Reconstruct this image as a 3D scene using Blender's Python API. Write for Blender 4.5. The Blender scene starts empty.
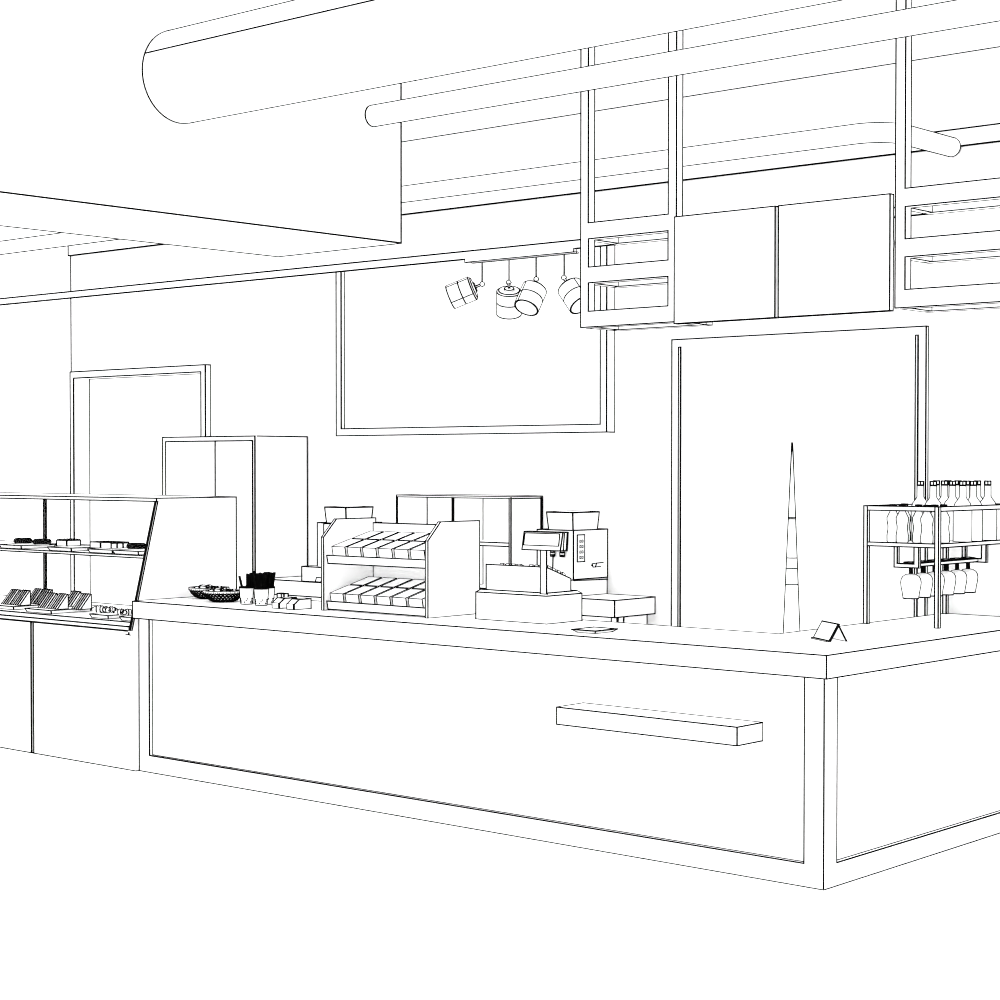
import bpy, math, random
from mathutils import Vector, Matrix
random.seed(7)
scene = bpy.context.scene
COL = scene.collection
EYE = Vector((3.92202, -6.41759, 1.7))          # camera position, also sets line widths and drawn outlines
PEN = 0.00045                                    # line weight: drawn thicker with distance from the camera

# ------------------------------------------------------------------ materials
def mat(name, col, var=0.004, rough=1.0, scale=6.0):
    m = bpy.data.materials.new(name); m.use_nodes = True
    nt = m.node_tree; nt.nodes.clear()
    out = nt.nodes.new('ShaderNodeOutputMaterial'); d = nt.nodes.new('ShaderNodeBsdfDiffuse')
    tc = nt.nodes.new('ShaderNodeTexCoord'); no = nt.nodes.new('ShaderNodeTexNoise'); no.inputs['Scale'].default_value = scale
    r = nt.nodes.new('ShaderNodeValToRGB')
    lo = tuple(max(0.0, c - var) for c in col) + (1,); hi = tuple(col) + (1,)
    r.color_ramp.elements[0].color = lo; r.color_ramp.elements[1].color = hi
    nt.links.new(tc.outputs['Object'], no.inputs['Vector']); nt.links.new(no.outputs['Fac'], r.inputs['Fac'])
    nt.links.new(r.outputs['Color'], d.inputs['Color']); nt.links.new(d.outputs['BSDF'], out.inputs['Surface'])
    d.inputs['Roughness'].default_value = 0.0
    m.diffuse_color = hi
    return m
W = (1.0, 1.0, 1.0)
M = dict(plaster=mat('white_plaster', W), board=mat('white_laminate', W, scale=14), metal=mat('white_lacquered_metal', W, scale=30),
         paper=mat('white_card', W, scale=40), china=mat('white_china', W, scale=50), food=mat('white_icing', W, scale=80),
         ink=mat('black_ink', (0.004, 0.004, 0.004), 0.002), dark=mat('black_glaze', (0.012, 0.012, 0.012), 0.004))
g = bpy.data.materials.new('clear_glass'); g.use_nodes = True
nt = g.node_tree; nt.nodes.clear()
o_ = nt.nodes.new('ShaderNodeOutputMaterial'); mx = nt.nodes.new('ShaderNodeMixShader')
tr = nt.nodes.new('ShaderNodeBsdfTransparent'); gl = nt.nodes.new('ShaderNodeBsdfGlossy'); gl.inputs['Roughness'].default_value = 0.05
nz = nt.nodes.new('ShaderNodeTexNoise'); mr = nt.nodes.new('ShaderNodeMapRange')
mr.inputs['To Min'].default_value = 0.003; mr.inputs['To Max'].default_value = 0.006
nt.links.new(nz.outputs['Fac'], mr.inputs['Value']); nt.links.new(mr.outputs['Result'], mx.inputs['Fac'])
nt.links.new(tr.outputs[0], mx.inputs[1]); nt.links.new(gl.outputs[0], mx.inputs[2]); nt.links.new(mx.outputs[0], o_.inputs['Surface'])
M['glass'] = g

# ------------------------------------------------------------------ mesh builder
class MB:
    """collects faces and drawn edge lines of ONE mesh object, in room coordinates"""
    def __init__(s, ink=True, sink=True): s.v = []; s.f = []; s.m = []; s.inkon = ink; s.sink = sink
    def face(s, pts, m=0):
        n = len(s.v); s.v += [Vector(p) for p in pts]; s.f.append(tuple(range(n, n + len(pts)))); s.m.append(m)
    def line(s, a, b, w=1.0):
        a = Vector(a); b = Vector(b); d = b - a
        if d.length < 1e-5: return
        for zz in ((0.0, Z) if s.sink else (0.0,)):      # lines lying on the floor or a worktop are half sunk into it
            if abs(a.z-zz) < .002 and abs(b.z-zz) < .002: w *= 1.3
        d.normalize(); u = d.orthogonal().normalized(); w_ = d.cross(u)
        n = len(s.v)
        for p in (a, b):
            r = PEN * w * (p - EYE).length
            e = p + d * (r * 0.6 if p is b else -r * 0.6)
            for k in range(4):
                t = math.pi / 2 * k
                s.v.append(e + u * (r * math.cos(t)) + w_ * (r * math.sin(t)))
        for k in range(4):
            j = (k + 1) % 4; s.f.append((n + k, n + j, n + 4 + j, n + 4 + k)); s.m.append(1)
        s.f.append((n + 3, n + 2, n + 1, n)); s.m.append(1); s.f.append((n + 4, n + 5, n + 6, n + 7)); s.m.append(1)
    def poly(s, pts, closed=False, w=1.0):
        for a, b in zip(pts, pts[1:] + (pts[:1] if closed else [])): s.line(a, b, w)
    def box(s, x0, x1, y0, y1, z0, z1, skip='', ink=True, w=1.0):
        P = lambda i, j, k: Vector(((x0, x1)[i], (y0, y1)[j], (z0, z1)[k]))
        for q in (((0,0,0),(0,1,0),(1,1,0),(1,0,0)), ((0,0,1),(1,0,1),(1,1,1),(0,1,1)), ((0,0,0),(1,0,0),(1,0,1),(0,0,1)),
                  ((0,1,0),(0,1,1),(1,1,1),(1,1,0)), ((0,0,0),(0,0,1),(0,1,1),(0,1,0)), ((1,0,0),(1,1,0),(1,1,1),(1,0,1))):
            s.face([P(*c) for c in q])
        if not (ink and s.inkon): return s
        for ax in range(3):
            for i in (0, 1):
                for j in (0, 1):
                    a = [0, 0, 0]; o1, o2 = [k for k in range(3) if k != ax]
                    a[o1] = i; a[o2] = j; b = list(a); b[ax] = 1
                    if 'xyz'[ax] + str(i) + str(j) in skip: continue     # e.g. 'x01': the edge along x at y=low, z=high
                    s.line(P(*a), P(*b), w)
        return s
    def prism(s, prof, ax, a, b, inkcap=(1, 1), skipe=(), w=1.0, m=0):
        """polygon prof (two coordinates) pushed along axis ax from a to b"""
        i1, i2 = {'x': (1, 2), 'y': (0, 2), 'z': (0, 1)}[ax]; i0 = 'xyz'.index(ax)
        def P(p, t):
            v = [0, 0, 0]; v[i0] = t; v[i1], v[i2] = p; return Vector(v)
        A = [P(p, a) for p in prof]; B = [P(p, b) for p in prof]; n = len(prof)
        s.face(A[::-1], m); s.face(B, m)
        for k in range(n): s.face([A[k], A[(k + 1) % n], B[(k + 1) % n], B[k]], m)
        if s.inkon:
            if inkcap[0]: s.poly(A, True, w)
            if inkcap[1]: s.poly(B, True, w)
            for k in range(n):
                if k not in skipe: s.line(A[k], B[k], w)
        return s
    def hexa(s, bot, top, w=1.0, m=0):
        n = len(bot); s.face(bot[::-1], m); s.face(top, m)
        for k in range(n): s.face([bot[k], bot[(k+1) % n], top[(k+1) % n], top[k]], m)
        if s.inkon:
            s.poly(list(bot), True, w); s.poly(list(top), True, w)
            for k in range(n): s.line(bot[k], top[k], w)
        return s
    def revolve(s, prof, o, axis=(0, 0, 1), n=32, rings=(), sil=True, caps=(True, True), m=0, w=1.0, mats=None):
        """prof: (radius, height) pairs about an axis through o"""
        o = Vector(o); a = Vector(axis).normalized(); u = a.orthogonal().normalized(); v = a.cross(u)
        base = len(s.v)
        for r, t in prof:
            for k in range(n):
                th = 2 * math.pi * k / n; s.v.append(o + a * t + (u * math.cos(th) + v * math.sin(th)) * r)
        for i in range(len(prof) - 1):
            for k in range(n):
                j = (k + 1) % n
                s.f.append((base + i*n + k, base + i*n + j, base + (i+1)*n + j, base + (i+1)*n + k)); s.m.append(mats[i] if mats else m)
        if caps[0]: s.f.append(tuple(base + k for k in range(n))[::-1]); s.m.append(m)
        if caps[1]: s.f.append(tuple(base + (len(prof)-1)*n + k for k in range(n))); s.m.append(m)
        for i in rings:
            r, t = prof[i]; q = [o + a*t + (u*math.cos(2*math.pi*k/n) + v*math.sin(2*math.pi*k/n))*r for k in range(n)]
            s.poly(q, True, w)
        if sil:
            wv = o - EYE; aw = a.dot(wv); wu, wvv = wv.dot(u), wv.dot(v); Wp = math.hypot(wu, wvv); ph = math.atan2(wvv, wu)
            for (r0, t0), (r1, t1) in zip(prof, prof[1:]):
                if abs(t1 - t0) < 1e-6 : continue
                k = -(r1 - r0) / (t1 - t0)
                for sg in (-1, 1):
                    pts = []
                    for r, t in ((r0, t0), (r1, t1)):
                        c = -(r + k * (aw + t)) / Wp
                        if abs(c) > 1: break
                        th = ph + sg * math.acos(c)
                        pts.append(o + a*t + (u*math.cos(th) + v*math.sin(th)) * r)
                    if len(pts) == 2: s.line(pts[0], pts[1], w)
        return s
    def sweep(s, path, r, n=20, ends=(True, True), lw=1.0):
        path = [Vector(p) for p in path]; rings = []; N = len(path); up = Vector((0, 0, 1)); pair = {-1: [], 1: []}
        for i, p in enumerate(path):
            t = (path[min(i+1, N-1)] - path[max(i-1, 0)]).normalized()
            u = t.cross(up); u = u.normalized() if u.length > 1e-4 else Vector((1, 0, 0)); v = u.cross(t)
            rings.append([p + (u*math.cos(2*math.pi*k/n) + v*math.sin(2*math.pi*k/n))*r for k in range(n)])
            w = p - EYE; a, b = w.dot(u), w.dot(v); W_ = math.hypot(a, b); ph = math.atan2(b, a)
            for sg in (-1, 1):
                th = ph + sg * math.acos(max(-1, min(1, -r / W_))); pair[sg].append(p + (u*math.cos(th) + v*math.sin(th))*r)
        b0 = len(s.v)
        for q in rings: s.v += q
        for i in range(N-1):
            for k in range(n):
                j = (k+1) % n; s.f.append((b0+i*n+k, b0+i*n+j, b0+(i+1)*n+j, b0+(i+1)*n+k)); s.m.append(0)
        s.f.append(tuple(b0+k for k in range(n))[::-1]); s.m.append(0); s.f.append(tuple(b0+(N-1)*n+k for k in range(n))); s.m.append(0)
        if s.inkon:
            for sg in (-1, 1): s.poly(pair[sg], w=lw)
            if ends[0]: s.poly(rings[0], True)
            if ends[1]: s.poly(rings[-1], True)
        return s
    def build(s, name, material='board', parent=None, origin=None, smooth=False):
        if parent is not None: org = Vector(parent['_o'])
        elif origin is not None: org = Vector(origin)
        else:
            xs = [v.x for v in s.v]; ys = [v.y for v in s.v]; zs = [v.z for v in s.v]
            org = Vector(((min(xs)+max(xs))/2, (min(ys)+max(ys))/2, min(zs)))
        me = bpy.data.meshes.new(name)
        me.from_pydata([tuple(v - org) for v in s.v], [], s.f)
        me.materials.append(M[material]); me.materials.append(M['ink'])
        me.polygons.foreach_set('material_index', s.m); me.update()
        o = bpy.data.objects.new(name, me); COL.objects.link(o)
        if parent is not None: o.parent = parent; o.location = (0, 0, 0)
        else: o.location = org
        o['_o'] = tuple(org)
        return o

def tag(o, label=None, cat=None, group=None, kind=None):
    if label: o['label'] = label
    if cat: o['category'] = cat
    if group: o['group'] = group
    if kind: o['kind'] = kind
    return o
def thing(name, label, cat, loc, group=None):
    o = bpy.data.objects.new(name, None); COL.objects.link(o); o.location = loc; o['_o'] = tuple(loc); o.empty_display_size = 0.1
    return tag(o, label, cat, group)
def arc_pts(c, r, a0, a1, n, ax='z'):
    out = []
    for i in range(n + 1):
        t = a0 + (a1 - a0) * i / n; out.append((c[0] + r*math.cos(t), c[1] + r*math.sin(t), c[2]))
    return out
ORD = ['first', 'second', 'third', 'fourth', 'fifth', 'sixth', 'seventh', 'eighth', 'ninth', 'tenth', 'eleventh', 'twelfth']
Z = 0.9433     # counter and worktop height

# ================================================================== SETTING
b = MB(); b.box(-11, 5, -8, 4, -0.06, 0, ink=False); tag(b.build('floor', 'plaster'), kind='structure')
b = MB(); b.box(-9.5, 3.2, -1.9, 2.345, 3.775, 3.83, ink=False); tag(b.build('ceiling', 'plaster'), kind='structure')
b = MB()
b.prism([(-8.05, 0), (-7.954, 0), (-7.954, 2.358), (-6.442, 2.358), (-6.442, 0), (2.6, 0), (2.6, 3.775), (-8.05, 3.775)], 'y', 2.195, 2.345, inkcap=(0, 0), skipe=range(8))
b.line((-8.048, 2.195, 0), (-8.048, 2.195, 3.305)); b.line((-8.05, 2.195, 3.774), (2.6, 2.195, 3.774))
tag(b.build('wall_back', 'plaster'), kind='structure')
b = MB(); b.box(-8.064, 2.6, 2.183, 2.195, 3.304, 3.39); tag(b.build('trim_1', 'board'), kind='structure')
# dropped bulkhead the ducts come out of
b = MB(); b.prism([(-3.488, 2.8), (-2.58, 2.8), (-2.58, 3.775), (-3.488, 3.775)], 'y', -4.6, 0.231, inkcap=(0, 0), skipe=(2,), w=1.2)
b.poly([(-3.488, .231, 3.77), (-3.488, .231, 2.8), (-2.58, .231, 2.8), (-2.58, .231, 3.77)], w=1.2)
tag(b.build('ceiling_soffit', 'plaster'), kind='structure')
# doorway on the left of the back wall
dr = bpy.data.objects.new('door_1', None); COL.objects.link(dr); dr.location = (-7.26, 2.195, 0); dr['_o'] = (-7.26, 2.195, 0); tag(dr, kind='structure')
b = MB(); b.prism([(-7.996, 0), (-7.954, 0), (-7.954, 2.358), (-6.442, 2.358), (-6.442, 0), (-6.395, 0), (-6.395, 2.407), (-7.996, 2.407)], 'y', 2.147, 2.195, inkcap=(1, 0), skipe=(0, 1, 2, 3, 4)); b.line((-6.395, 2.195, 0), (-6.395, 2.195, 2.407))
b.build('door_frame', 'board', dr)
b = MB(); b.box(-7.954, -6.442, 2.295, 2.31, 0, 2.358); b.build('door_leaf', 'board', dr)
# tall flat door on the right
dr = bpy.data.objects.new('door_2', None); COL.objects.link(dr); dr.location = (-1.54, 2.195, 0); dr['_o'] = (-1.54, 2.195, 0); tag(dr, kind='structure')
b = MB(); b.box(-2.332, -0.734, 2.172, 2.194, 0, 2.406); b.build('door_leaf', 'board', dr)
for x0, x1 in ((-2.283, -2.269), (-0.792, -0.778)):
    b = MB(); b.box(x0, x1, 2.168, 2.172, 0, 2.362); b.build('pull_rail', 'metal', dr)

# ================================================================== DUCTS, BEAM, SPOTLIGHTS
b = MB()
R_ = 0.2; zc = 3.404; yc = -1.165
b.revolve([(R_, 0), (R_, 5.4)], (-2.578, yc, zc), (1, 0, 0), 96, rings=(0,), w=1.25)
th = None
for k in range(2000):     # lengthwise seam where the sheet is folded
    t = math.pi * (0.5 + k / 2000.0); p = (yc + R_*math.cos(t), zc + R_*math.sin(t))
    if math.degrees(math.atan2(p[1] - 1.7, p[0] - EYE.y)) < 19.335: th = p; break
b.line((-2.578, th[0]-.001, th[1]), (2.8, th[0]-.001, th[1]))
tag(b.build('ventilation_duct', 'metal'), 'thick round ventilation duct with a lengthwise seam, running out of the dropped soffit', 'duct')
b = MB(); b.revolve([(0.0495, 0), (0.0495, 5.4)], (-2.578, 0.032, 3.401), (1, 0, 0), 64, rings=(0,), w=1.25)
tag(b.build('ceiling_pipe', 'metal'), 'straight thin white pipe crossing in front of the hanging shelf posts', 'pipe')
path = [(x, 1.53, 3.302) for x in (-14, -10, -6, -3, -0.95)]
path += [(x, y, 3.302) for x, y, z in arc_pts((-0.775, 1.705, 0), 0.175, -math.pi/2, 0, 14)] + [(-0.6, 2.0, 3.302), (-0.6, 2.183, 3.302)]
b = MB(); b.sweep(path, 0.0455, 40, lw=1.25)
tag(b.build('ceiling_pipe', 'metal'), 'thin white pipe near the back wall that bends round and ends in the wall', 'pipe')

bm_ = thing('lighting_beam', 'long white horizontal beam across the room carrying the spotlight track', 'beam', (-4.5, 1.5, 2.86))
b = MB(); b.box(-14, 3.0, 1.5, 1.521, 2.878, 2.922, skip='x00x10')
for xa, xb in ((-14, -3.307), (-2.503, 3.0)):
    for y in (1.5, 1.521): b.line((xa, y, 2.878), (xb, y, 2.878), .8)
b.build('beam_body', 'metal', bm_)
b = MB(); b.box(-3.307, -2.503, 1.498, 1.524, 2.859, 2.878, skip='x01x11', w=.7); b.build('track_housing', 'metal', bm_)
b = MB(); b.box(-3.262, -2.49, 1.506, 1.522, 2.852, 2.859, w=.5); b.build('track_rail', 'metal', bm_)
RT = Vector((0.751, 0.6603, 0)); UP = Vector((0, 0, 1)); FW = Vector((-0.660, 0.751, 0))
def spot(rodx, rodz, cen, d, label):
    t = thing('spotlight', label, 'spotlight', (rodx, 1.514, 2.85), 'can spotlights on the track')
    b = MB(); b.box(rodx-.0035, rodx+.0035, 1.5125, 1.5155, rodz, 2.852, w=.45); b.build('rod', 'metal', t)
    d = Vector(d).normalized(); c = Vector(cen); L = 0.145; R = 0.0685
    back = c - d * (L/2); ball = Vector((rodx, 1.514, rodz - .006))
    b = MB(); b.revolve([(0.002, -.012), (.0085, -.008), (.012, 0), (.0085, .008), (.002, .012)], ball, (0, 0, 1), 14, sil=True)
    b.sweep([ball, ball.lerp(back - d*.012, .55), back - d*.012], 0.004, 8); b.build('joint', 'metal', t)
    b = MB(); b.revolve([(R-.010, 0), (R, 0.008), (R, L*.5), (R, L*.5+.0005), (R, L)], back, d, 40, rings=(0, 1, 2, 4), w=.85)
    b.revolve([(R-.004, L), (R-.006, L-.02)], back, d, 32, rings=(0,), sil=False, caps=(False, True), w=.8)
    u = d.cross(UP).normalized(); v = u.cross(d)
    for ang in () if abs(d.z) > .85 else ((0.6, 2.2) if abs(d.dot(FW)) < .3 else (1.3,)):
        e = (u*math.cos(ang) + v*math.sin(ang)) * (R + .0005)
        if e.dot(EYE - c) < 0: e = -e
        b.line(back + e + d*.008, back + e + d*L, .7)
    b.build('can', 'metal', t)
    b = MB(); b.revolve([(.012, -.012), (.026, -.011), (.026, 0.003)], back, d, 20, rings=(1, 2), w=.8); b.build('back_cap', 'metal', t)
def pix(px, py, y):   # a point of the vertical plane at depth y, seen under the given sight line
    r = Vector(((px-500)/1863.44, (py-500)/1863.44, 1.0))
    dx = Vector((0.750993278, 0.012843289, -0.660184933)); dy = Vector((0.660309784, -0.014164555, 0.750859744)); dz = Vector((0.000292283, -0.999817191, -0.019118036))
    d = Vector((dx.dot(r), dy.dot(r), dz.dot(r))); t = (y - EYE.y) / d.y
    return EYE + d * t
spot(-3.187, 2.734, (-3.331, 1.50, 2.688), -RT*.93 - UP*.37 + FW*.12, 'can spotlight aimed left and seen side-on, first on the track')
spot(-2.987, 2.730, (-2.972, 1.50, 2.612), -UP*.87 + FW*.49, 'can spotlight pointing straight down and away, overlapped by its neighbour')
spot(-2.784, 2.736, (-2.812, 1.50, 2.628), -RT*.34 - UP*.80 - FW*.46, 'can spotlight tilted down to the left showing its open front')
spot(-2.585, 2.731, (-2.495, 1.50, 2.622), RT*.46 - UP*.76 - FW*.46, 'can spotlight half hidden behind the hanging shelf, last on the track')

# ================================================================== HANGING SHELVES AND MENU BOARDS
def hanging(x0, x1, label):
    t = thing('hanging_shelf', label, 'hanging shelf', ((x0+x1)/2, .2, 2.313), 'shelf frames hung over the counter')
    for xa in (x0, x1 - .042):
        b = MB(); b.box(xa, xa + .042, .1, .144, 2.777, 3.775, skip='x00x10y00y10'); b.build('post', 'metal', t)
    b = MB()
    # front frame, one sheet with two openings
    xi0, xi1 = x0 + .043, x1 - .043
    zs = (2.313, 2.383, 2.510, 2.580, 2.706, 2.777)
    for a, c in ((0, 1), (2, 3), (4, 5)): b.box(x0, x1, .1, .144, zs[a], zs[c], ink=False)
    for a, c in ((1, 2), (3, 4)):
        b.box(x0, xi0, .1, .144, zs[a], zs[c], ink=False); b.box(xi1, x1, .1, .144, zs[a], zs[c], ink=False)
    for y in (.1, .144):
        b.line((x0, y, 2.313), (x1, y, 2.313))
        for za, zb in ((zs[1], zs[2]), (zs[3], zs[4])):
            b.poly([(xi0, y, za), (xi1, y, za), (xi1, y, zb), (xi0, y, zb)], True)
    b.line((x0, .1, 2.313), (x0, .1, 2.777)); b.line((x1, .1, 2.313), (x1, .1, 2.777)); b.line((x1, .144, 2.313), (x1, .144, 2.777))
    b.line((xi0, .1, 2.777), (xi1, .1, 2.777)); b.line((xi0, .144, 2.777), (xi1, .144, 2.777)); b.line((x1,.1,2.313),(x1,.144,2.313))
    b.build('front_frame', 'metal', t)
    for a, c in ((0, 1), (2, 3), (4, 5)):
        za, zb = zs[a], zs[c] - .035
        b = MB()
        b.box(x0, x0 + .04, .144, .322, za, zb, skip='x00x01', w=.8); b.box(x1 - .04, x1, .144, .322, za, zb, skip='x00x01', w=.8)
        b.box(x0, x1, .322, .368, za, zb, w=.8)
        b.build('shelf_frame', 'metal', t)
    return t
hanging(-1.327, -0.802, 'open white hanging shelf frame with two slots, hung between the spotlights and menu boards')
hanging(0.253, 0.86, 'open white hanging shelf frame above the bottle rack, cut off by the frame edge')
for i, (x0, x1) in enumerate(((-.790, -.283), (-.266, .246))):
    t = thing('menu_board', ('blank white hanging menu board next to the spotlight shelf frame', 'blank white hanging menu board over the card stand side of the counter')[i],
              'menu board', ((x0+x1)/2, .085, 2.302), 'blank menu boards over the counter')
    b = MB(); b.box(x0, x1, .07, .096, 2.302, 2.757); b.build('panel', 'board', t)
    b = MB(); b.box(x0-.008 if i == 0 else x0, x1+.003, .096, .118, 2.55, 2.58, ink=False); b.build('hanging_bar', 'metal', t)

# ================================================================== WALL BOARD
t = thing('wall_board', 'large blank framed board on the back wall behind the spotlights', 'wall board', (-3.9, 2.195, 1.888))
b = MB(); x0, x1, z0, z1, f_ = -5.024, -2.761, 1.888, 3.000, .046
b.box(x0, x0+f_, 2.12, 2.195, z0, z1, ink=False); b.box(x1-f_, x1, 2.12, 2.195, z0, z1, ink=False)
b.box(x0+f_, x1-f_, 2.12, 2.195, z0, z0+f_, ink=False); b.box(x0+f_, x1-f_, 2.12, 2.195, z1-.024, z1, ink=False)
b.poly([(x0,2.12,z0),(x1,2.12,z0),(x1,2.12,z1),(x0,2.12,z1)], True); b.poly([(x1,2.12,z0),(x1,2.195,z0),(x1,2.195,z1),(x1,2.12,z1)])
b.poly([(x0+f_,2.12,z0+f_),(x1-f_,2.12,z0+f_),(x1-f_,2.12,z1-.024),(x0+f_,2.12,z1-.024)], True)
b.build('frame', 'board', t)
b = MB(); b.box(x0+f_, x1-f_, 2.15, 2.19, z0+f_, z1-.024, skip='x00x01x10x11'); b.build('panel', 'board', t)

# ================================================================== COUNTER
t = thing('service_counter', 'long L-shaped white service counter with a thick slab top and recessed front panels', 'counter', (0, 0, 0))
b = MB(sink=False)
b.prism([(-4.397, -.031), (.0285, -.031), (.0285, 2.17), (-.625, 2.17), (-.625, .640), (-4.397, .640)], 'z', .850, Z); b.build('countertop', 'board', t)
b = MB()
b.box(-4.381, -4.293, 0, .05, 0, .85, ink=False); b.box(-.091, 0, 0, .098, 0, .85, ink=False)
b.box(-4.293, -.091, 0, .05, 0, .095, ink=False); b.box(-.05, 0, .098, 2.17, 0, .095, ink=False)
b.box(-4.381, -4.33, .05, .6, 0, .85, ink=False); b.box(-.6, -.05, 2.12, 2.17, 0, .85, ink=False)
b.line((-4.381, 0, 0), (-4.381, 0, .85)); b.line((-4.381, 0, 0), (0, 0, 0)); b.line((0, 0, 0), (0, 0, .85)); b.line((0, 0, 0), (0, 2.17, 0)); b.line((0, 2.17, 0), (0, 2.17, .85))
b.line((-4.293, 0, .095), (-4.293, 0, .85)); b.line((-4.293, 0, .095), (-.091, 0, .095)); b.line((-.091, 0, .095), (-.091, 0, .85))
b.line((0, .098, .095), (0, .098, .85)); b.line((0, .098, .095), (0, 2.17, .095)); b.line((-4.381,0,0),(-4.381,.6,0))
b.build('frame', 'board', t)
b = MB(); b.box(-4.293, -.091, .022, .045, .0955, .849, skip='x01x11'); b.build('front_panel', 'board', t)
b = MB(); b.box(-.045, -.022, .09, 2.12, .0955, .849, skip='y01y11z10'); b.build('side_panel', 'board', t)
b = MB(); b.box(-4.33, -.6, .58, .60, 0, .85, ink=False); b.box(-.62, -.6, .6, 2.17, 0, .85, ink=False); b.build('rear_panel', 'board', t)
b = MB(); b.box(-1.247, -.305, -.163, 0.022, .5665, .6413); tag(b.build('wall_ledge', 'board'), 'thick white bag ledge projecting from the counter front', 'ledge')

# ================================================================== BACK WORKTOP
t = thing('back_worktop', 'white back worktop along the wall carrying the coffee machines', 'worktop', (-3.9, 1.95, 0))
b = MB(sink=False); b.box(-5.372, -2.433, 1.776, 2.15, .8477, Z); b.build('top', 'board', t)
b = MB(); b.box(-2.474, -2.434, 1.80, 1.806, 0, .8477, skip='z01'); b.build('leg', 'board', t)
b = MB(); b.box(-2.475, -2.441, 1.87, 2.085, 0, .8477, skip='z00z01'); b.build('end_panel', 'board', t)
b = MB(); b.box(-5.36, -2.48, 1.86, 1.88, 0, .8477, skip='x01x11z10'); b.build('front_panel', 'board', t)

# ================================================================== TALL CABINET
t = thing('tall_cabinet', 'tall white two-door cabinet between the display case and the back worktop', 'cabinet', (-5.855, 1.95, 0))
x0, x1, y0 = -6.337, -5.378, 1.720
b = MB(); b.box(x0, x1, y0 + .02, 2.184, 0, 1.886, skip='x00x01z00z10'); b.box(x0, x1, y0, y0+.02, 0, 1.886, ink=False)
b.poly([(x0, y0, 0), (x1, y0, 0), (x1, y0, 1.886), (x0, y0, 1.886)], True)
b.build('body', 'board', t)
for xa, xb in ((x0+.037, -5.776), (-5.774, x1-.020)):
    b = MB(); b.box(xa, xb, y0-.003, y0, .02, 1.856, skip='z01z11y00y01y10y11'); b.build('door', 'board', t)

# ================================================================== LOW WALL CABINET ON THE WORKTOP
t = thing('shelf_cabinet', 'open white shelf cabinet standing on the back worktop beside the coffee machine', 'cabinet', (-3.78, 2.04, Z))
x0, x1, y0, z1 = -4.253, -3.305, 1.901, 1.509; Y2 = 2.188
b = MB()
b.box(x0, x1, y0, Y2, z1-.012, z1, w=.8); b.box(x0, x0+.012, y0, 2.15, Z, z1-.012, skip='x00x01x10x11'); b.box(x1-.014, x1, y0, Y2, Z, z1-.012, skip='x00x01x10x11z01')
b.box(x0+.012, x1-.014, y0, 2.168, Z, Z+.014, skip='x10x11y00y01y10y11'); b.box(x0, x1, 2.168, 2.188, Z, z1, ink=False)
b.build('body', 'board', t)
b = MB(); b.box(-3.777, -3.767, y0, 2.168, Z+.014, z1-.012, skip='x00x01x10x11z01'); b.build('divider', 'board', t)
b = MB(); b.box(-3.767, x1-.014, y0, 2.168, 1.213, 1.234, skip='x10x11y00y01y10y11'); b.build('shelf', 'board', t)
for xa, xb in ((x0+.012, -3.986), (-3.986, -3.777)):
    b = MB(); b.box(xa, xb, y0-.002, y0+.012, Z+.014, z1-.013, skip='x00x01x10x11y00y01y10y11'); b.build('door', 'board', t)

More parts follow.
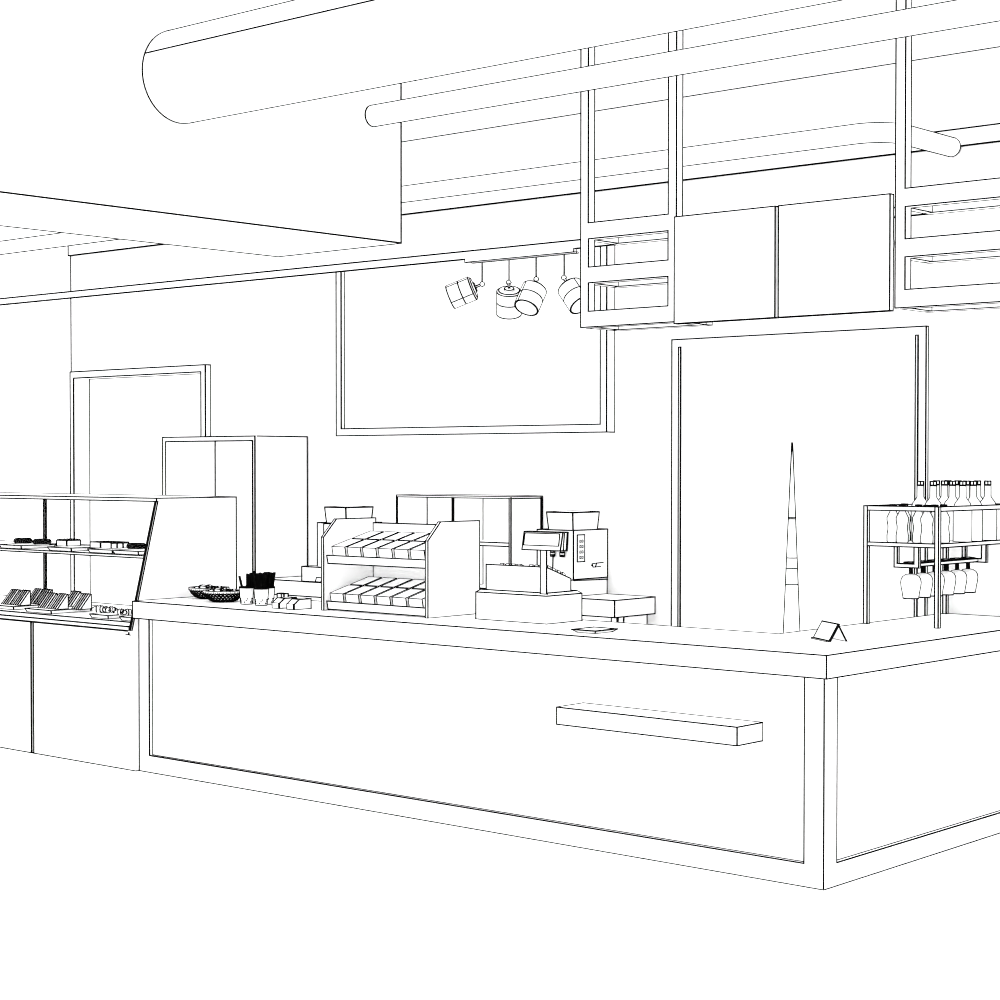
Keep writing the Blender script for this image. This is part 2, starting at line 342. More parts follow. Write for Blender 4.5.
# ================================================================== COFFEE MACHINES
def coffee_machine(dx, label, recess):
    t = thing('coffee_machine', label, 'coffee machine', (-2.92+dx, 1.95, Z), 'bean-to-cup machines on the back worktop')
    x0, x1, y0, y1 = -3.055+dx, -2.785+dx, 1.846, 2.160
    b = MB(); b.box(x0, x1, y0, y1, 1.042, 1.323, skip='x00'); b.line((x1+.001, y0, 1.036), (x1+.001, y1, 1.030), .9)
    b.box(x0, x1-.001, y0+.03, 2.158, Z, 1.042, skip='z10x00x01y11', w=.9)
    if recess: b.poly([(x0+.061, y0-.001, 1.045), (x0+.061, y0-.001, 1.318), (x1-.01, y0-.001, 1.318)], w=.9)
    else: b.line((x0+.117, y0-.001, 1.045), (x0+.12, y0-.001, 1.17))
    b.build('body', 'metal', t)
    b = MB(); b.box(x0-.075, x1, 1.779, y0+.03, Z, 1.040, skip='z11')
    b.poly([(x0+.052, 1.7785, .946), (x0+.064, 1.7785, .974), (x0+.115, 1.7785, .974), (x0+.103, 1.7785, .946)], True, .8)
    b.build('drip_tray', 'metal', t)
    xa, xb, ya, yb = x0+.083, x1-.004, y0+.012, y0+.225
    b = MB(); b.hexa([Vector(p) for p in ((xa+.004, ya-.012, 1.323), (xb+.001, ya-.012, 1.323), (xb+.001, yb-.004, 1.323), (xa+.004, yb-.004, 1.328))],
                     [Vector(p) for p in ((xa-.007, ya-.018, 1.424), (xb+.003, ya-.018, 1.424), (xb+.003, yb+.012, 1.424), (xa-.007, yb+.012, 1.424))])
    hp = b.build('bean_hopper', 'metal', t)
    b = MB(); b.box(xa-.007, xb+.003, ya-.018, yb+.012, 1.4245, 1.427, w=.7); b.build('hopper_lid', 'metal', hp)
    for xn in (x0+.128, x0+.200):
        b = MB(); b.revolve([(.011, 0), (.012, .008), (.012, .022), (.009, .024), (.009, .034)], (xn, y0-.016, 1.172), n=14, rings=(0, 1, 2, 3, 4)); b.build('spout', 'metal', t)
    b = MB(); b.box(x0+.165, x0+.222, y0-.03, y0, 1.206, 1.30); b.box(x0+.2, x0+.222, y0-.032, y0, 1.206, 1.30); b.build('spout_head', 'metal', t)
    # control strip with its keys, and the cup mark, on the side panel
    b = MB(); xs = x1+.002; b.box(x1, xs, 1.878, 1.945, 1.142, 1.296, w=.9)
    for k in range(4):
        for j in range(2):
            ya_ = 1.900+j*.02; za = 1.266-k*.031
            b.poly([(xs, ya_, za), (xs, ya_+.011, za), (xs, ya_+.011, za-.013), (xs, ya_, za-.013)], True, .6)
    b.build('control_panel', 'metal', t)
    b = MB(); xs = x1+.0015; q = lambda y, z: (xs, y, z)
    b.face([q(2.02, 1.118), q(2.04, 1.118), q(2.04, 1.105), q(2.02, 1.105)])
    b.poly([q(2.015, 1.126), q(2.024, 1.106), q(2.044, 1.106), q(2.058, 1.128)], True, .75); b.line(q(2.058, 1.128), q(2.118, 1.130), .75); b.line(q(2.044, 1.106), q(2.095, 1.108), .75)
    b.poly([q(2.017, 1.122), q(2.008, 1.118), q(2.019, 1.112)], False, .6)
    b.build('cup_mark', 'metal', t)
    return t
coffee_machine(0, 'bean-to-cup coffee machine with side keypad, behind the cash register', False)
coffee_machine(-1.86, 'bean-to-cup coffee machine half hidden behind the countertop display stand', True)

# ================================================================== DISPLAY CASE
t = thing('display_case', 'glass-fronted refrigerated display case joined to the end of the counter', 'display case', (-5.7, .37, 0))
XL, XR = -7.02, -4.44
prof_front = lambda z: -.004 + (z - .774) * .2517
b = MB(); b.box(XL, -4.384, 0, .74, 0, .776, skip='z10x01y11x11z11'); b.line((XL, -.022, 0), (-4.384, -.022, 0))
b.build('base', 'board', t)
for xa, xb in ((XL, -5.374), (-5.347, -4.384)):
    b = MB(); b.box(xa, xb, -.022, 0, 0.0, .775, skip='z01y01x11x01y11'+('z10z11' if xa > -6 else 'z00')); b.build('door', 'board', t)
b = MB(); b.box(-5.374, -5.347, -.006, 0, 0, .755, skip='x00'); b.build('door_gap_strip', 'board', t)
b = MB(); b.box(XL, XR-.015, -.022, .75, .776, .7985, w=1.1, skip='z10'); b.line((XL, -.024, .775), (XR-.015, -.024, .775), 1.3); b.build('plinth', 'board', t)
b = MB(); b.box(XL, XR-.015, -.003, .75,   .7985, .8215, skip='x00z10'); b.build('deck', 'board', t)
b = MB(); b.prism([(-.004, .776), (.18, 1.49), (.753, 1.49), (.753, .776)], 'x', XR-.012, XR, skipe=(0, 1, 3), inkcap=(0, 0)); b.line((XR, .753, 1.49), (XR, .753, .776)); b.build('end_panel', 'board', t)
b = MB(); b.prism([(-.022, .755), (-.010, .755), (.178, 1.49), (.166, 1.49)], 'x', XR-.008, XR, w=1.0)
b.box(XR-.03, XR+.012, -.024, -.018, .752, .7545, w=.4)
b.build('glass_rail', 'metal', t)
b = MB(ink=False); b.prism([(-.014, .80), (-.009, .80), (.172, 1.489), (.167, 1.489)], 'x', XL, XR-.0125); b.build('front_glass', 'glass', t)
b = MB(ink=False); b.box(XL, XR-.013, .742, .747, .82, 1.49); b.build('rear_glass', 'glass', t)
b = MB(); b.box(XL, XR, .17, .753, 1.491, 1.509, skip='y10'); b.build('top_panel', 'board', t)
b = MB(); b.box(XL, XR-.013, .105, .74, 1.173, 1.187); b.build('shelf', 'board', t)
b = MB(); b.box(-6.325, -6.309, .735, .742, .8215, 1.49, w=1.1); b.build('mullion', 'metal', t)

def tray(x1, y0, z, w, d, label, group='trays in the display case'):
    t = thing('serving_tray', label, 'tray', (x1-w/2, y0+d/2, z), group)
    x0, y1 = x1-w, y0+d; h = .021; e = .010
    b = MB(); b.hexa([Vector(p) for p in ((x0+e, y0+e, z), (x1-e, y0+e, z), (x1-e, y1-e, z), (x0+e, y1-e, z))],
                     [Vector(p) for p in ((x0, y0, z+h), (x1, y0, z+h), (x1, y1, z+h), (x0, y1, z+h))], w=.9)
    b.build('plate', 'china', t); return t
def pxx(px, y):   # x where the sight line over column px meets depth y
    return pix(px, 500, y).x
zs = 1.1872
tr1 = tray(pxx(20.8, .125), .125, zs, .23, .25, 'flat tray under two dark donuts on the case shelf')
tr2 = tray(pxx(70.8, .125), .125, zs, .23, .25, 'flat tray under the square cake on the case shelf')
tr3 = tray(pxx(112, .125), .125, zs, .23, .25, 'flat tray under the sliced loaf cake on the case shelf')
tr4 = tray(pxx(138, .125), .125, zs, .235, .25, 'flat tray under the single donut nearest the case end panel')
def donut(px, py, label):
    p = pix(px, py, .27); c = (p.x, .27, zs + .021 + .020)
    b = MB(); R1, r1, n, m_ = .038, .020, 28, 12
    base = len(b.v)
    for i in range(n):
        a = 2*math.pi*i/n
        for j in range(m_):
            q = 2*math.pi*j/m_; rr = R1 + r1*math.cos(q); b.v.append(Vector((c[0]+rr*math.cos(a), c[1]+rr*math.sin(a), c[2]+r1*.9*math.sin(q))))
    for i in range(n):
        for j in range(m_):
            b.f.append((base+i*m_+j, base+((i+1) % n)*m_+j, base+((i+1) % n)*m_+(j+1) % m_, base+i*m_+(j+1) % m_)); b.m.append(0 if j in (7, 8, 9) else 1)
    tag(b.build('donut', 'food'), label, 'donut', 'dark glazed donuts')
donut(23, 540, 'dark glazed donut on the case shelf, farthest from the square cake')
donut(42, 540, 'dark glazed donut on the case shelf beside the square cake')
donut(136.5, 545, 'dark glazed donut alone near the slanted case end rail')
# square cake with piped top
x = pxx(66.5, .24)
t = thing('square_cake', 'square white cake with rippled dark topping on the case shelf', 'cake', (x-.05, .29, zs+.021))
b = MB(); b.box(x-.1, x, .24, .34, zs+.021, zs+.056, skip='x01x11y01y11'); b.build('cake_base', 'food', t)
b = MB()
for i in range(5):
    for j in range(5): b.revolve([(.010, 0), (.008, .003), (.001, .005)], (x-.09+i*.02, .25+j*.02, zs+.056), n=8, rings=(0,), w=1.0)
b.build('topping', 'food', t)
# loaf slices
for i in range(3):
    for j in range(2):
        xr = pxx(111, .23) - j*.104; y0 = .23 + i*.043
        b = MB(); r_ = .008; pr = [(xr-.096, zs+.021), (xr, zs+.021), (xr, zs+.052), (xr-.006, zs+.056), (xr-.09, zs+.056), (xr-.096, zs+.052)]
        b.prism(pr, 'y', y0, y0+.040, w=.9)
        tag(b.build('cake_slice', 'food'), f'pale loaf cake slice, {ORD[i]} from the glass in the {("row beside the donut", "row beside the square cake")[j]}', 'cake', 'loaf cake slices')
zd = .8218
tray(pxx(12.8, .06), .06, zd, .30, .30, 'deck tray under the sandwiches at the cut-off end of the case')
tray(pxx(50.5, .03), .03, zd, .26, .40, 'deck tray holding the middle group of wedge sandwiches')
tray(pxx(107.5, .035), .035, zd, .17, .22, 'deck tray under the croissant pile beside the sandwiches')
tray(-4.475, .03, zd, .12, .22, 'deck tray squeezed against the slanted case end rail')
def sandwich(px, y0, label, w=.083):
    x0 = pxx(px, y0); z0 = zd + .0215
    b = MB(); prof = [(y0, z0), (y0+.078, z0), (y0+.078, z0+.087), (y0+.074, z0+.087)]
    b.prism(prof, 'x', x0, x0+w, w=.8)
    for k in range(1, 4):
        xx = x0 + w*k/4.0; b.line((xx, y0-.0005, z0), (xx, y0+.0735, z0+.0875), 1.15)
    tag(b.build('wedge_sandwich', 'food'), label, 'sandwich', 'wedge sandwiches on the deck')
sandwich(1, .13, 'wedge sandwich at the cut-off end of the front row')
sandwich(11, .13, 'wedge sandwich second from the cut-off end of the front row')
sandwich(24.5, .26, 'wedge sandwich standing behind the gap between the two front pairs')
sandwich(33.5, .27, 'wedge sandwich at the back, behind the middle front pair')
sandwich(37.5, .10, 'front-row wedge sandwich starting the middle pair')
sandwich(48.3, .10, 'front-row wedge sandwich ending the middle pair')
sandwich(61.5, .28, 'wedge sandwich just behind the middle front pair')
sandwich(71.5, .19, 'wedge sandwich nearest the croissants')
def croissant(px, py, y, s, rz, label):
    p = pix(px, py, y); c = Vector((p.x, y, zd + .0215)); n, m_ = 18, 10; b = MB(); rings = []
    for i in range(n+1):
        u_ = -1 + 2*i/n; a = u_*1.15; rad = .045*s; cx, cy = rad*math.sin(a), rad*(math.cos(a)-.8)
        rr = s*.017*(1-abs(u_)**2.2*.85)*(1+.13*math.cos(i*2.1))
        ring = []
        for j in range(m_):
            q = 2*math.pi*j/m_; lx = cx + rr*math.cos(q)*math.sin(a); ly = cy + rr*math.cos(q)*math.cos(a)
            ring.append(c + Vector((lx*math.cos(rz)-ly*math.sin(rz), lx*math.sin(rz)+ly*math.cos(rz), rr*math.sin(q)+s*.018)))
        rings.append(ring)
    for i in range(n):
        for j in range(m_): b.face([rings[i][j], rings[i+1][j], rings[i+1][(j+1) % m_], rings[i][(j+1) % m_]])
    b.face(rings[0][::-1]); b.face(rings[-1])
    for i in range(0, n+1, 5): b.poly(rings[i], True, 1.0)
    b.poly([r[3] for r in rings], False, .8)
    tag(b.build('croissant', 'food'), label, 'croissant', 'croissants on the case deck')
croissant(100, 610, .12, 1.15, .4, 'croissant at the sandwich end of the pile')
croissant(111, 609, .15, 1.0, 1.9, 'croissant at the end-rail side of its tray')
croissant(121, 610, .09, 1.0, .1, 'croissant on the small tray, touching its neighbour')
croissant(127.5, 610, .12, .95, 1.3, 'croissant closest to the slanted end rail')

# ================================================================== PASTRY / CARTON STAND ON COUNTER
t = thing('display_stand', 'white two-tier countertop display stand filled with small cartons', 'display stand', (-2.755, .4, Z))
prof = [(.212, Z), (.212, 1.324), (.303, 1.4155), (.590, 1.4155), (.590, Z)]
for xa, xb in ((-3.136, -3.121), (-2.394, -2.378)):
    b = MB(); b.prism(prof, 'x', xa, xb, w=.85); b.build('side_panel', 'board', t)
b = MB(); b.box(-3.121, -2.394, .572, .582, Z, 1.39, skip='x00x10x11'); b.build('back_panel', 'board', t)
for zb in (1.188, .951):
    b = MB(); b.prism([(.219, zb+.042), (.228, zb), (.572, zb+.083), (.572, zb+.093), (.236, zb+.012), (.225, zb+.044)], 'x', -3.104, -2.394, skipe=(2, 3, 4, 5), inkcap=(0, 0)); b.box(-3.104, -2.394, .245, .56, Z if zb < 1 else zb+.02, zb+.012 if zb < 1 else zb+.03, ink=False); b.line((-3.104, .219, zb+.042), (-3.104, .228, zb)); b.build('shelf', 'board', t)
    for c_ in range(6):
        for r_ in range(2):
            if True:
                xa = -3.094 + c_*.1125; y0 = (.258 if zb > 1 else .244) + r_*.147; th = math.atan(.255)
                cy_, cz_ = math.cos(th), math.sin(th); zb0 = zb + .018 + (y0-.242)*.255
                L, H_ = .138, .067
                pr = [(y0, zb0), (y0+L*cy_, zb0+L*cz_), (y0+L*cy_-H_*cz_*.85, zb0+L*cz_+H_*cy_), (y0-H_*cz_*.75, zb0+H_*cy_)]
                xb_ = min(xa+.095, -2.396)
                b = MB(); b.prism(pr, 'x', xa, xb_, w=.68)
                tag(b.build('carton', 'paper'), f'small white carton on the {"upper" if zb > 1 else "lower"} stand shelf, {("front", "rear")[r_]} row, {ORD[c_]} from the cup side', 'carton', 'cartons on the display stand')

# ================================================================== CASH REGISTER
t = thing('cash_register', 'white cash register with keyed sloping top and raised customer display', 'cash register', (-1.95, .47, Z))
x0, x1, y0, y1 = -2.171, -1.722, .335, .600
b = MB(); b.box(x0, x1, y0, y1, Z, 1.077, skip='x01x11y01y11z10')
bt = [Vector(p) for p in ((x0, y0, 1.077), (x1, y0, 1.077), (x1, y1, 1.077), (x0, y1, 1.077))]
tp = [Vector(p) for p in ((x0+.02, y0+.014, 1.09), (x1-.012, y0+.014, 1.09), (x1-.02, y1-.014, 1.09), (x0+.02, y1-.014, 1.09))]
b.inkon = False; b.hexa(bt, tp); b.poly(bt, True); b.poly(tp, True)
for k in (0, 2): b.line(bt[k], tp[k])
b.build('cash_drawer_base', 'metal', t)
b = MB(); b.prism([(.366, 1.088), (.366, 1.212), (.552, 1.150), (.552, 1.088)], 'x', -2.131, -1.752); kh = b.build('keyboard_housing', 'metal', t)
for r_ in range(4):
    for xk in (-2.062, -2.025, -1.988, -1.951, -1.875, -1.84, -1.782):
        yk = .385 + r_*.036; zk = 1.212 - (yk-.366)/3.0
        b = MB(); b.hexa([Vector((xk, yk, zk)), Vector((xk+.026, yk, zk)), Vector((xk+.026, yk+.026, zk-.0087)), Vector((xk, yk+.026, zk-.0087))],
                         [Vector((xk+.003, yk+.004, zk+.013)), Vector((xk+.023, yk+.004, zk+.013)), Vector((xk+.023, yk+.023, zk+.006)), Vector((xk+.003, yk+.023, zk+.006))], w=.55)
        b.build('key', 'metal', kh)
b = MB(); b.box(-1.768, -1.730, .345, .349, 1.085, 1.300, skip='x01x11z11'); b.build('pole', 'metal', t)
dsp = MB(); dsp.hexa([Vector(p) for p in ((-1.870, .330, 1.294), (-1.634, .330, 1.294), (-1.634, .380, 1.294), (-1.870, .380, 1.294))],
               [Vector(p) for p in ((-1.866, .342, 1.380), (-1.628, .342, 1.380), (-1.628, .380, 1.380), (-1.866, .380, 1.380))], w=1.0)
dsp.line((-1.634, .372, 1.294), (-1.628, .373, 1.380), 1.3); dsp.line((-1.634, .350, 1.294), (-1.628, .352, 1.378), 1.1)
d = dsp.build('customer_display', 'metal', t)
b = MB(); b.hexa([Vector(p) for p in ((-1.860, .331, 1.316), (-1.645, .331, 1.316), (-1.645, .335, 1.316), (-1.860, .335, 1.316))],
               [Vector(p) for p in ((-1.858, .339, 1.373), (-1.645, .339, 1.373), (-1.645, .343, 1.373), (-1.858, .343, 1.373))], w=.8); b.build('screen', 'board', d)

# ================================================================== SMALL THINGS ON THE COUNTER
# dish
x0, x1, y0, y1 = -1.365, -1.228, .085, .243
b = MB(); b.hexa([Vector(p) for p in ((x0+.022, y0+.022, Z), (x1-.022, y0+.022, Z), (x1-.022, y1-.022, Z), (x0+.022, y1-.022, Z))],
                 [Vector(p) for p in ((x0, y0, Z+.014), (x1, y0, Z+.014), (x1, y1, Z+.014), (x0, y1, Z+.014))])
b.poly([Vector(p) for p in ((x0+.012, y0+.012, Z+.0142), (x1-.012, y0+.012, Z+.0142), (x1-.012, y1-.012, Z+.0142), (x0+.012, y1-.012, Z+.0142))], True, .8)
tag(b.build('change_dish', 'china'), 'shallow white change dish on the counter in front of the cash register', 'dish')
# menu card tent
t = thing('card_stand', 'small folded white card stand on the counter corner', 'card stand', (-.30, .54, Z))
A = Vector((-.263, .464, Z)); B_ = Vector((-.398, .557, Z)); C_ = Vector((-.216, .535, Z)); D_ = Vector((-.351, .628, Z)); ap = Vector((-.2385, .501, 1.019)); aq = ap + (B_-A)
nrm = (C_-A).normalized()
def slab(b, p, n_, th, w=1.0):
    b.hexa([q for q in p], [q + n_*th for q in p], w=w)
fn = (A-B_).cross(ap-A).normalized(); fn = fn if fn.dot(nrm) > 0 else -fn
b = MB(); slab(b, [A, B_, aq, ap], fn, .006, .9); b.build('front_leaf', 'paper', t)
b = MB(); slab(b, [B_ - nrm*.008, A - nrm*.008, A + nrm*.0, B_ + nrm*.0], Vector((0, 0, 1)), .006, .7); b.build('lip', 'paper', t)
bn = (D_-C_).cross(ap-C_).normalized(); bn = bn if bn.dot(nrm) < 0 else -bn
b = MB(); slab(b, [C_, D_, aq, ap], bn, .002, .8); b.build('rear_leaf', 'paper', t)
# slender cone standing in the aisle
cx, cy = -.915, 1.2
r_at = lambda z: .0737 * (1 - z/1.807)
b = MB(); zz = [0, 1.126, 1.203, 1.253, 1.440, 1.446, 1.8]
b.revolve([(max(r_at(z), .0008), z) for z in zz], (cx, cy, 0), n=48, rings=(0, 1, 2, 3, 4, 5), sil=False, w=.8)
b.revolve([(r_at(0), 0), (.0008, 1.803)], (cx, cy, 0), n=48, caps=(False, False), w=1.15)
tag(b.build('tall_cone', 'board'), 'very tall slender white cone with thin ring bands, standing in the aisle behind the counter', 'cone')

# baskets
def basket(px, py, R, h, label):
    cb = pix(px, py, .25); return cb
def weave(x, y, label):
    t = thing('bread_basket', label, 'basket', (x, y, Z), 'woven bowls on the counter end')
    prof = [(.045, 0), (.075, .012), (.098, .034), (.108, .055)]
    b = MB(); b.revolve(prof, (x, y, Z), n=36, rings=(0,), w=1.0, caps=(True, False))
    b.revolve([(.104, .054), (.072, .018), (.045, .006)], (x, y, Z), n=36, sil=False, caps=(False, True))
    def sp(i, n, f_):   # point on the outside of the bowl
        a = 2*math.pi*i/n; k = f_*(len(prof)-1); j = min(int(k), len(prof)-2); u_ = k-j
        r = prof[j][0]*(1-u_)+prof[j+1][0]*u_ + .0008; z = prof[j][1]*(1-u_)+prof[j+1][1]*u_
        return Vector((x+r*math.cos(a), y+r*math.sin(a), Z+z))
    N = 30
    for s_ in (-1, 1):
        for i in range(N):
            b.poly([sp(i + s_*k*.55, N, k/6.0) for k in range(0, 7)], False, 1.05)
    b.build('woven_bowl', 'board', t)
    b = MB(); b.revolve([(.104, .050), (.112, .050), (.112, .063), (.104, .063)], (x, y, Z), n=36, rings=(1, 2), w=.55, caps=(False, False)); b.build('rim', 'board', t)
k1 = (-4.095, .365); k2 = (-4.22, .47)
k1 = (-3.99, .275); k2 = (-4.245, .385)
weave(*k1, 'woven bowl of wrapped rolls, nearer the cups')
weave(*k2, 'woven bowl of wrapped rolls, partly behind the other bowl')
def roll(x, y, z, a, s, label, grp):
    b = MB(); d = Vector((math.cos(a), math.sin(a), .12)); o = Vector((x, y, z)) - d*.026*s
    b.revolve([(.004, 0), (.013*s, .006*s), (.017*s, .018*s), (.017*s, .034*s), (.013*s, .046*s), (.004, .052*s)], o, d, n=12, rings=(1, 4), w=1.0)
    for q in range(3):
        th_ = q*1.1+.4; u = d.orthogonal().normalized(); v = d.normalized().cross(u)
        b.line(o + d.normalized()*.008*s + (u*math.cos(th_)+v*math.sin(th_))*.016*s, o + d.normalized()*.044*s + (u*math.cos(th_)+v*math.sin(th_))*.016*s, .8)
    tag(b.build('wrapped_roll', 'food'), label, 'wrapped roll', grp)
for (kx, ky), nm, grp in ((k1, 'nearer woven bowl', 'wrapped rolls in the nearer bowl'), (k2, 'farther woven bowl', 'wrapped rolls in the farther bowl')):
    for i in range(9):
        a = i*2.39996; rr = .022 + .05*math.sqrt(i/9.0)
        roll(kx+rr*math.cos(a), ky+rr*math.sin(a), Z+.046+.004*(i % 3)+(0.008 if i < 3 else 0), a*1.7+i, .9, f'small wrapped roll heaped in the {nm}', grp)

# cups with stirrers
def cup(x, y, label):
    t = thing('paper_cup', label, 'cup', (x, y, Z), 'cups of stirrers')
    b = MB(); b.revolve([(.0275, 0), (.031, .02), (.0375, .092)], (x, y, Z), n=24, rings=(0,), caps=(True, False))
    b.revolve([(.0355, .091), (.027, .004)], (x, y, Z), n=24, sil=False, caps=(False, True))
    for k in range(24):
        a = 2*math.pi*k/24
        for q in range(3):
            z0 = .012+q*.009; r0 = .0298+z0*.09
            if (k*7+q*3) % 5 == 0 or k % 8 == 1: b.line((x+r0*math.cos(a), y+r0*math.sin(a), Z+z0), (x+r0*math.cos(a), y+r0*math.sin(a), Z+z0+.004), .6)
    b.build('cup_wall', 'china', t)
    b = MB(); b.revolve([(.0355, .0905), (.0385, .0905), (.0385, .0945), (.0355, .0945)], (x, y, Z), n=24, rings=(1, 2), sil=False, caps=(False, False), w=.8); b.build('cup_rim', 'china', t)
def base_at(px, py):
    d = pix(px, py, 1.0) - EYE; tt = (Z - EYE.z)/d.z; return EYE + d*tt
cups = [(246.5, 604.6), (262.2, 605.6), (268.8, 603.2)]
cp = [base_at(246.6, 604.3), base_at(261.4, 605.6), None]
c1 = (cp[0].x, cp[0].y); c2 = (cp[1].x, cp[1].y)
v = Vector((c2[0], c2[1], 0)); c3 = (c2[0] - .045, c2[1] + .083)
c4 = (c1[0] - .04, c1[1] + .083)
cup(*c1, 'cup holding a few loose stirrers, next to the woven bowl'); cup(*c2, 'front cup packed with dark stirrers')
cup(*c3, 'cup packed with dark stirrers, just behind the front cup'); cup(*c4, 'cup of dark stirrers hidden behind the cup of loose stirrers')
def sticks(cx, cy, n, spread, label, grp, seed):
    rnd = random.Random(seed)
    for i in range(n):
        a = rnd.random()*6.28; r0 = rnd.random()*.018; a2 = a + rnd.uniform(-.5, .5); r1 = min(.034, r0+rnd.random()*spread)
        p0 = Vector((cx+r0*math.cos(a), cy+r0*math.sin(a), Z+.012)); p1 = Vector((cx+r1*math.cos(a2)*1.15, cy+r1*math.sin(a2)*1.15, Z+.158+rnd.random()*.014))
        b = MB(); b.sweep([p0, p1], .0022, 6)
        tag(b.build('stirrer', 'dark'), label, 'stirrer', grp)
for q, (o0, o1, hh) in enumerate(((-.006, -.038, .150), (.004, .004, .163), (.010, .022, .168), (.0, .014, .160))):
    p0 = Vector((c1[0], c1[1], Z+.012)) + RT*o0; p1 = Vector((c1[0], c1[1], Z+hh)) + RT*o1
    b = MB(); b.sweep([p0, p1], .0022, 6)
    tag(b.build('stirrer', 'dark'), ('dark stirrer leaning out toward the woven bowl', 'upright dark stirrer in the loosely filled cup', 'dark stirrer leaning toward the packed cups', 'dark stirrer between the upright one and the packed cups')[q], 'stirrer', 'loose stirrers')
sticks(*c4, 5, .022, 'dark stirrer in the hidden cup behind the loose stirrers', 'stirrers in the hidden cup', 4)
sticks(*c2, 46, .022, 'dark stirrer in the packed front cup', 'stirrers in the front cup', 5)
sticks(*c3, 46, .024, 'dark stirrer in the packed cup behind the front one', 'stirrers in the rear packed cup', 6)
# sachet dispensers
def dispenser(px, py, label, L=.118):
    p = base_at(px, py); x1 = p.x; x0 = x1-.054; y0 = p.y
    t = thing('sachet_box', label, 'sachet box', ((x0+x1)/2, y0+L/2, Z), 'open sachet boxes beside the cups')
    b = MB(); b.prism([(y0, Z), (y0+L, Z), (y0+L, Z+.053), (y0+.035, Z+.053), (y0, Z+.029)], 'x', x0, x1, w=.95); b.build('box_body', 'paper', t)
    b = MB(); b.prism([(y0-.004, Z+.003), (y0, Z+.003), (y0, Z+.031), (y0-.004, Z+.031)], 'x', x0+.004, x1-.004, w=.4); b.build('front_flap', 'paper', t)
dispenser(279.4, 608.9, 'open sachet box directly beside the packed cups'); dispenser(294.2, 610.1, 'open sachet box between its twin and the display stand')
p = base_at(284.0, 600.2)
b = MB(); b.box(p.x-.055, p.x, p.y, p.y+.03, Z, Z+.036); b.line((p.x-.02, p.y-.001, Z), (p.x-.02, p.y-.001, Z+.036))
tag(b.build('sachet_carton', 'paper'), 'small closed carton behind the two open sachet boxes', 'box')

# ================================================================== BOTTLE RACK
t = thing('bottle_rack', 'white frame rack on the counter arm holding bottles with glasses hung beneath', 'rack', (-.42, 1.76, Z))
X0, X1, Y0, Y1 = -.617, -.226, 1.360, 2.160; w_ = .0185
for (xa, ya) in ((X0, Y0), (X1-w_, Y0), (X0, Y1-w_), (X1-w_, Y1-w_)):
    b = MB(); b.box(xa, xa+w_, ya, ya+w_, Z, 1.5045, skip='x01x11y01y11'); b.build('leg', 'metal', t)
def ringframe(z0, z1, name):
    b = MB()
    b.box(X0+w_, X1-w_, Y0, Y0+w_, z0, z1, ink=False); b.box(X0+w_, X1-w_, Y1-w_, Y1, z0, z1, ink=False)
    b.box(X0, X0+w_, Y0+w_, Y1-w_, z0, z1, ink=False); b.box(X1-w_, X1, Y0+w_, Y1-w_, z0, z1, ink=False)
    for z in (z0, z1):
        if z == z1 and z1 > 1.4: b.poly([(X0, Y0, z), (X1, Y0, z), (X1, Y1, z), (X0, Y1, z)], True)
        else:
            b.line((X0+w_, Y0, z), (X1-w_, Y0, z)); b.line((X1, Y0+w_, z), (X1, Y1-w_, z))
        if z == z0 or z1 > 1.4: b.poly([(X0+w_, Y0+w_, z), (X1-w_, Y0+w_, z), (X1-w_, Y1-w_, z), (X0+w_, Y1-w_, z)], True, .8)
    return b
ringframe(1.484, 1.5045, 't').build('top_frame', 'metal', t)
b = ringframe(1.3155, 1.333, 's'); b.box(X0+w_, X1-w_, Y0+w_, Y1-w_, 1.322, 1.331, ink=False); b.build('shelf', 'metal', t)
# hanging rail
zr = 1.238
for ya in (Y0+.02, 2.055):
    b = MB(); b.box(-.466, -.450, ya, ya+.016, zr-.020, 1.3145, ink=False); b.box(-.362, -.338, ya, ya+.016, zr-.020, 1.3145, ink=False); b.box(-.450, -.362, ya, ya+.016, zr-.020, zr-.003, ink=False)
    for y in (ya, ya+.016):
        b.poly([(-.466, y, 1.3145), (-.466, y, zr-.02), (-.338, y, zr-.02), (-.338, y, 1.3145)]); b.poly([(-.45, y, 1.3145), (-.45, y, zr-.003), (-.362, y, zr-.003), (-.362, y, 1.3145)])
    b.build('hanging_bracket', 'metal', t)
for xa in (-.438, -.396):
    b = MB(); b.box(xa, xa+.014, Y0+.036, 2.055, zr-.018, zr-.003); b.build('glass_rail', 'metal', t)
for i, y in enumerate((1.447, 1.56, 1.675, 1.79, 1.903, 2.017)):
    x = -.415
    tt_ = thing('wine_glass', f'upside-down wine glass under the bottle rack, {ORD[i]} from the rack front', 'wine glass', (x, y, 1.070), 'wine glasses hung under the rack')
    z0 = 1.070
    b = MB(); b.revolve([(.034, 0), (.0385, .03), (.0435, .055), (.0455, .075), (.043, .090), (.036, .102), (.024, .110), (.008, .114)], (x, y, z0), n=28, rings=(0,), caps=(True, True)); b.build('bowl', 'china', tt_)
    b = MB(); b.revolve([(.0032, .112), (.0032, .166)], (x, y, z0), n=10, w=1.7); b.build('stem', 'china', tt_)
    b = MB(); b.revolve([(.012, .1655), (.031, .1665), (.031, .169), (.006, .172)], (x, y, z0), n=24, rings=(1, 2), w=1.2); b.build('foot', 'china', tt_)
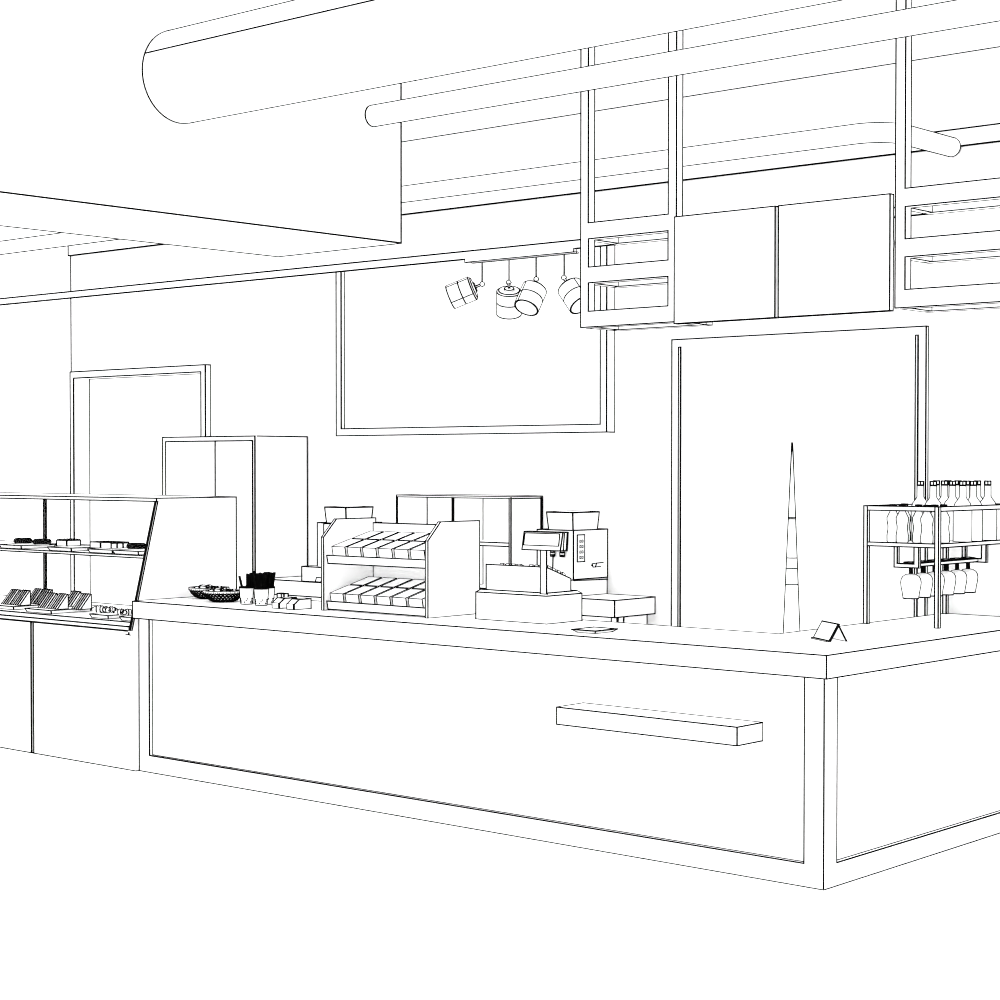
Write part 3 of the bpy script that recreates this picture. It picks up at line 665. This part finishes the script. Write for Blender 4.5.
def tall_bottle(x, y, label):
    t = thing('tall_bottle', label, 'bottle', (x, y, 1.331), 'tall bottles in the rack')
    b = MB(); b.revolve([(.0395, 0), (.0415, .003), (.0415, .145), (.040, .165), (.0330, .185), (.0215, .200), (.0142, .2125), (.0137, .27)], (x, y, 1.331), n=28, rings=(0,)); b.build('bottle_body', 'china', t)
    b = MB(); b.revolve([(.0135, .268), (.0145, .271), (.0145, .288), (.0115, .289)], (x, y, 1.331), n=16, rings=(0, 1, 2), w=.9)
    for k in range(6):
        a = k*math.pi/3; b.line((x+.0146*math.cos(a), y+.0146*math.sin(a), 1.602), (x+.0146*math.cos(a), y+.0146*math.sin(a), 1.618), .8)
    b.build('cap', 'china', t)
TB = [(-.29, 1.716, 'at the open side of the rack, nearest the front post'), (-.29, 1.824, 'at the open side of the rack, second from the front post'),
      (-.29, 1.973, 'at the open side of the rack, cut off nearest the frame edge'), (-.38, 1.785, 'just behind the foremost side bottle'),
      (-.38, 1.595, 'standing alone in front, over the inner rack post'), (-.47, 1.635, 'farthest to the door side of the rack'),
      (-.47, 1.875, 'in the middle of the rack behind two others'), (-.56, 1.962, 'by the rear bar, seen between the lone bottle and the middle one'),
      (-.56, 2.081, 'by the rear bar near the wall'), (-.47, 2.016, 'one in from the rear bar near the wall'), (-.38, 1.927, 'behind the second side bottle'),
      (-.38, 2.044, 'behind the side bottle at the frame edge')]
for x, y, s in TB: tall_bottle(x, y, 'tall white bottle ' + s)
def short_bottle(x, y, label):
    t = thing('short_bottle', label, 'bottle', (x, y, 1.331), 'short waisted bottles in the rack')
    b = MB(); b.revolve([(.022, 0), (.026, .008), (.0264, .035), (.0222, .062), (.0220, .080), (.0264, .106), (.0264, .119), (.0105, .152), (.0105, .165)], (x, y, 1.331), n=24, rings=(0,)); b.build('bottle_body', 'china', t)
    b = MB(); b.revolve([(.0115, .164), (.0125, .166), (.0125, .178)], (x, y, 1.331), n=14, rings=(0, 1, 2), w=1.4)
    for k in range(8):
        a = k*math.pi/4; b.line((x+.0126*math.cos(a), y+.0126*math.sin(a), 1.497), (x+.0126*math.cos(a), y+.0126*math.sin(a), 1.509), 1.2)
    b.build('cap', 'china', t)
SB = [(-.500, 1.428, 'farthest toward the door, front row'), (-.440, 1.408, 'second from the door, front row'), (-.530, 1.590, 'peeping out behind the first two'),
      (-.372, 1.440, 'third from the door, front row'), (-.310, 1.405, 'fourth from the door, beside the corner post'), (-.300, 1.462, 'hidden behind the corner post'),
      (-.288, 1.524, 'on the open side just past the corner post')]
for x, y, s in SB: short_bottle(x, y, 'short waisted bottle ' + s)

for o in bpy.data.objects:
    if '_o' in o: del o['_o']

# ================================================================== CAMERA, LIGHT
cam = bpy.data.cameras.new('camera'); co = bpy.data.objects.new('camera', cam); COL.objects.link(co)
cam.sensor_width = 36; cam.sensor_fit = 'HORIZONTAL'; cam.lens = 36 * 1863.44 / 1000.0; cam.clip_start = .05; cam.clip_end = 100
r0 = Vector((0.750993278, 0.660309784, 0.000292283)); r1 = Vector((0.012843289, -0.014164555, -0.999817191)); r2 = Vector((-0.660184933, 0.750859744, -0.019118036))
co.matrix_world = Matrix(((r0.x, -r1.x, -r2.x, EYE.x), (r0.y, -r1.y, -r2.y, EYE.y), (r0.z, -r1.z, -r2.z, EYE.z), (0, 0, 0, 1)))
scene.camera = co
wd = bpy.data.worlds.new('overcast_daylight'); scene.world = wd; wd.use_nodes = True
bg = wd.node_tree.nodes.get('Background') or wd.node_tree.nodes.new('ShaderNodeBackground')
bg.inputs['Color'].default_value = (1, 1, 1, 1); bg.inputs['Strength'].default_value = 2.0
scene.view_settings.view_transform = 'Standard'; scene.view_settings.look = 'None'; scene.view_settings.gamma = 1; scene.view_settings.exposure = 0
scene.view_settings.use_curve_mapping = False
cy = scene.cycles
cy.max_bounces = 64; cy.diffuse_bounces = 64; cy.glossy_bounces = 8; cy.transparent_max_bounces = 16; cy.transmission_bounces = 8
cy.use_denoising = True; cy.sample_clamp_indirect = 0
cy.pixel_filter_type = 'BLACKMAN_HARRIS'; cy.filter_width = 1.1
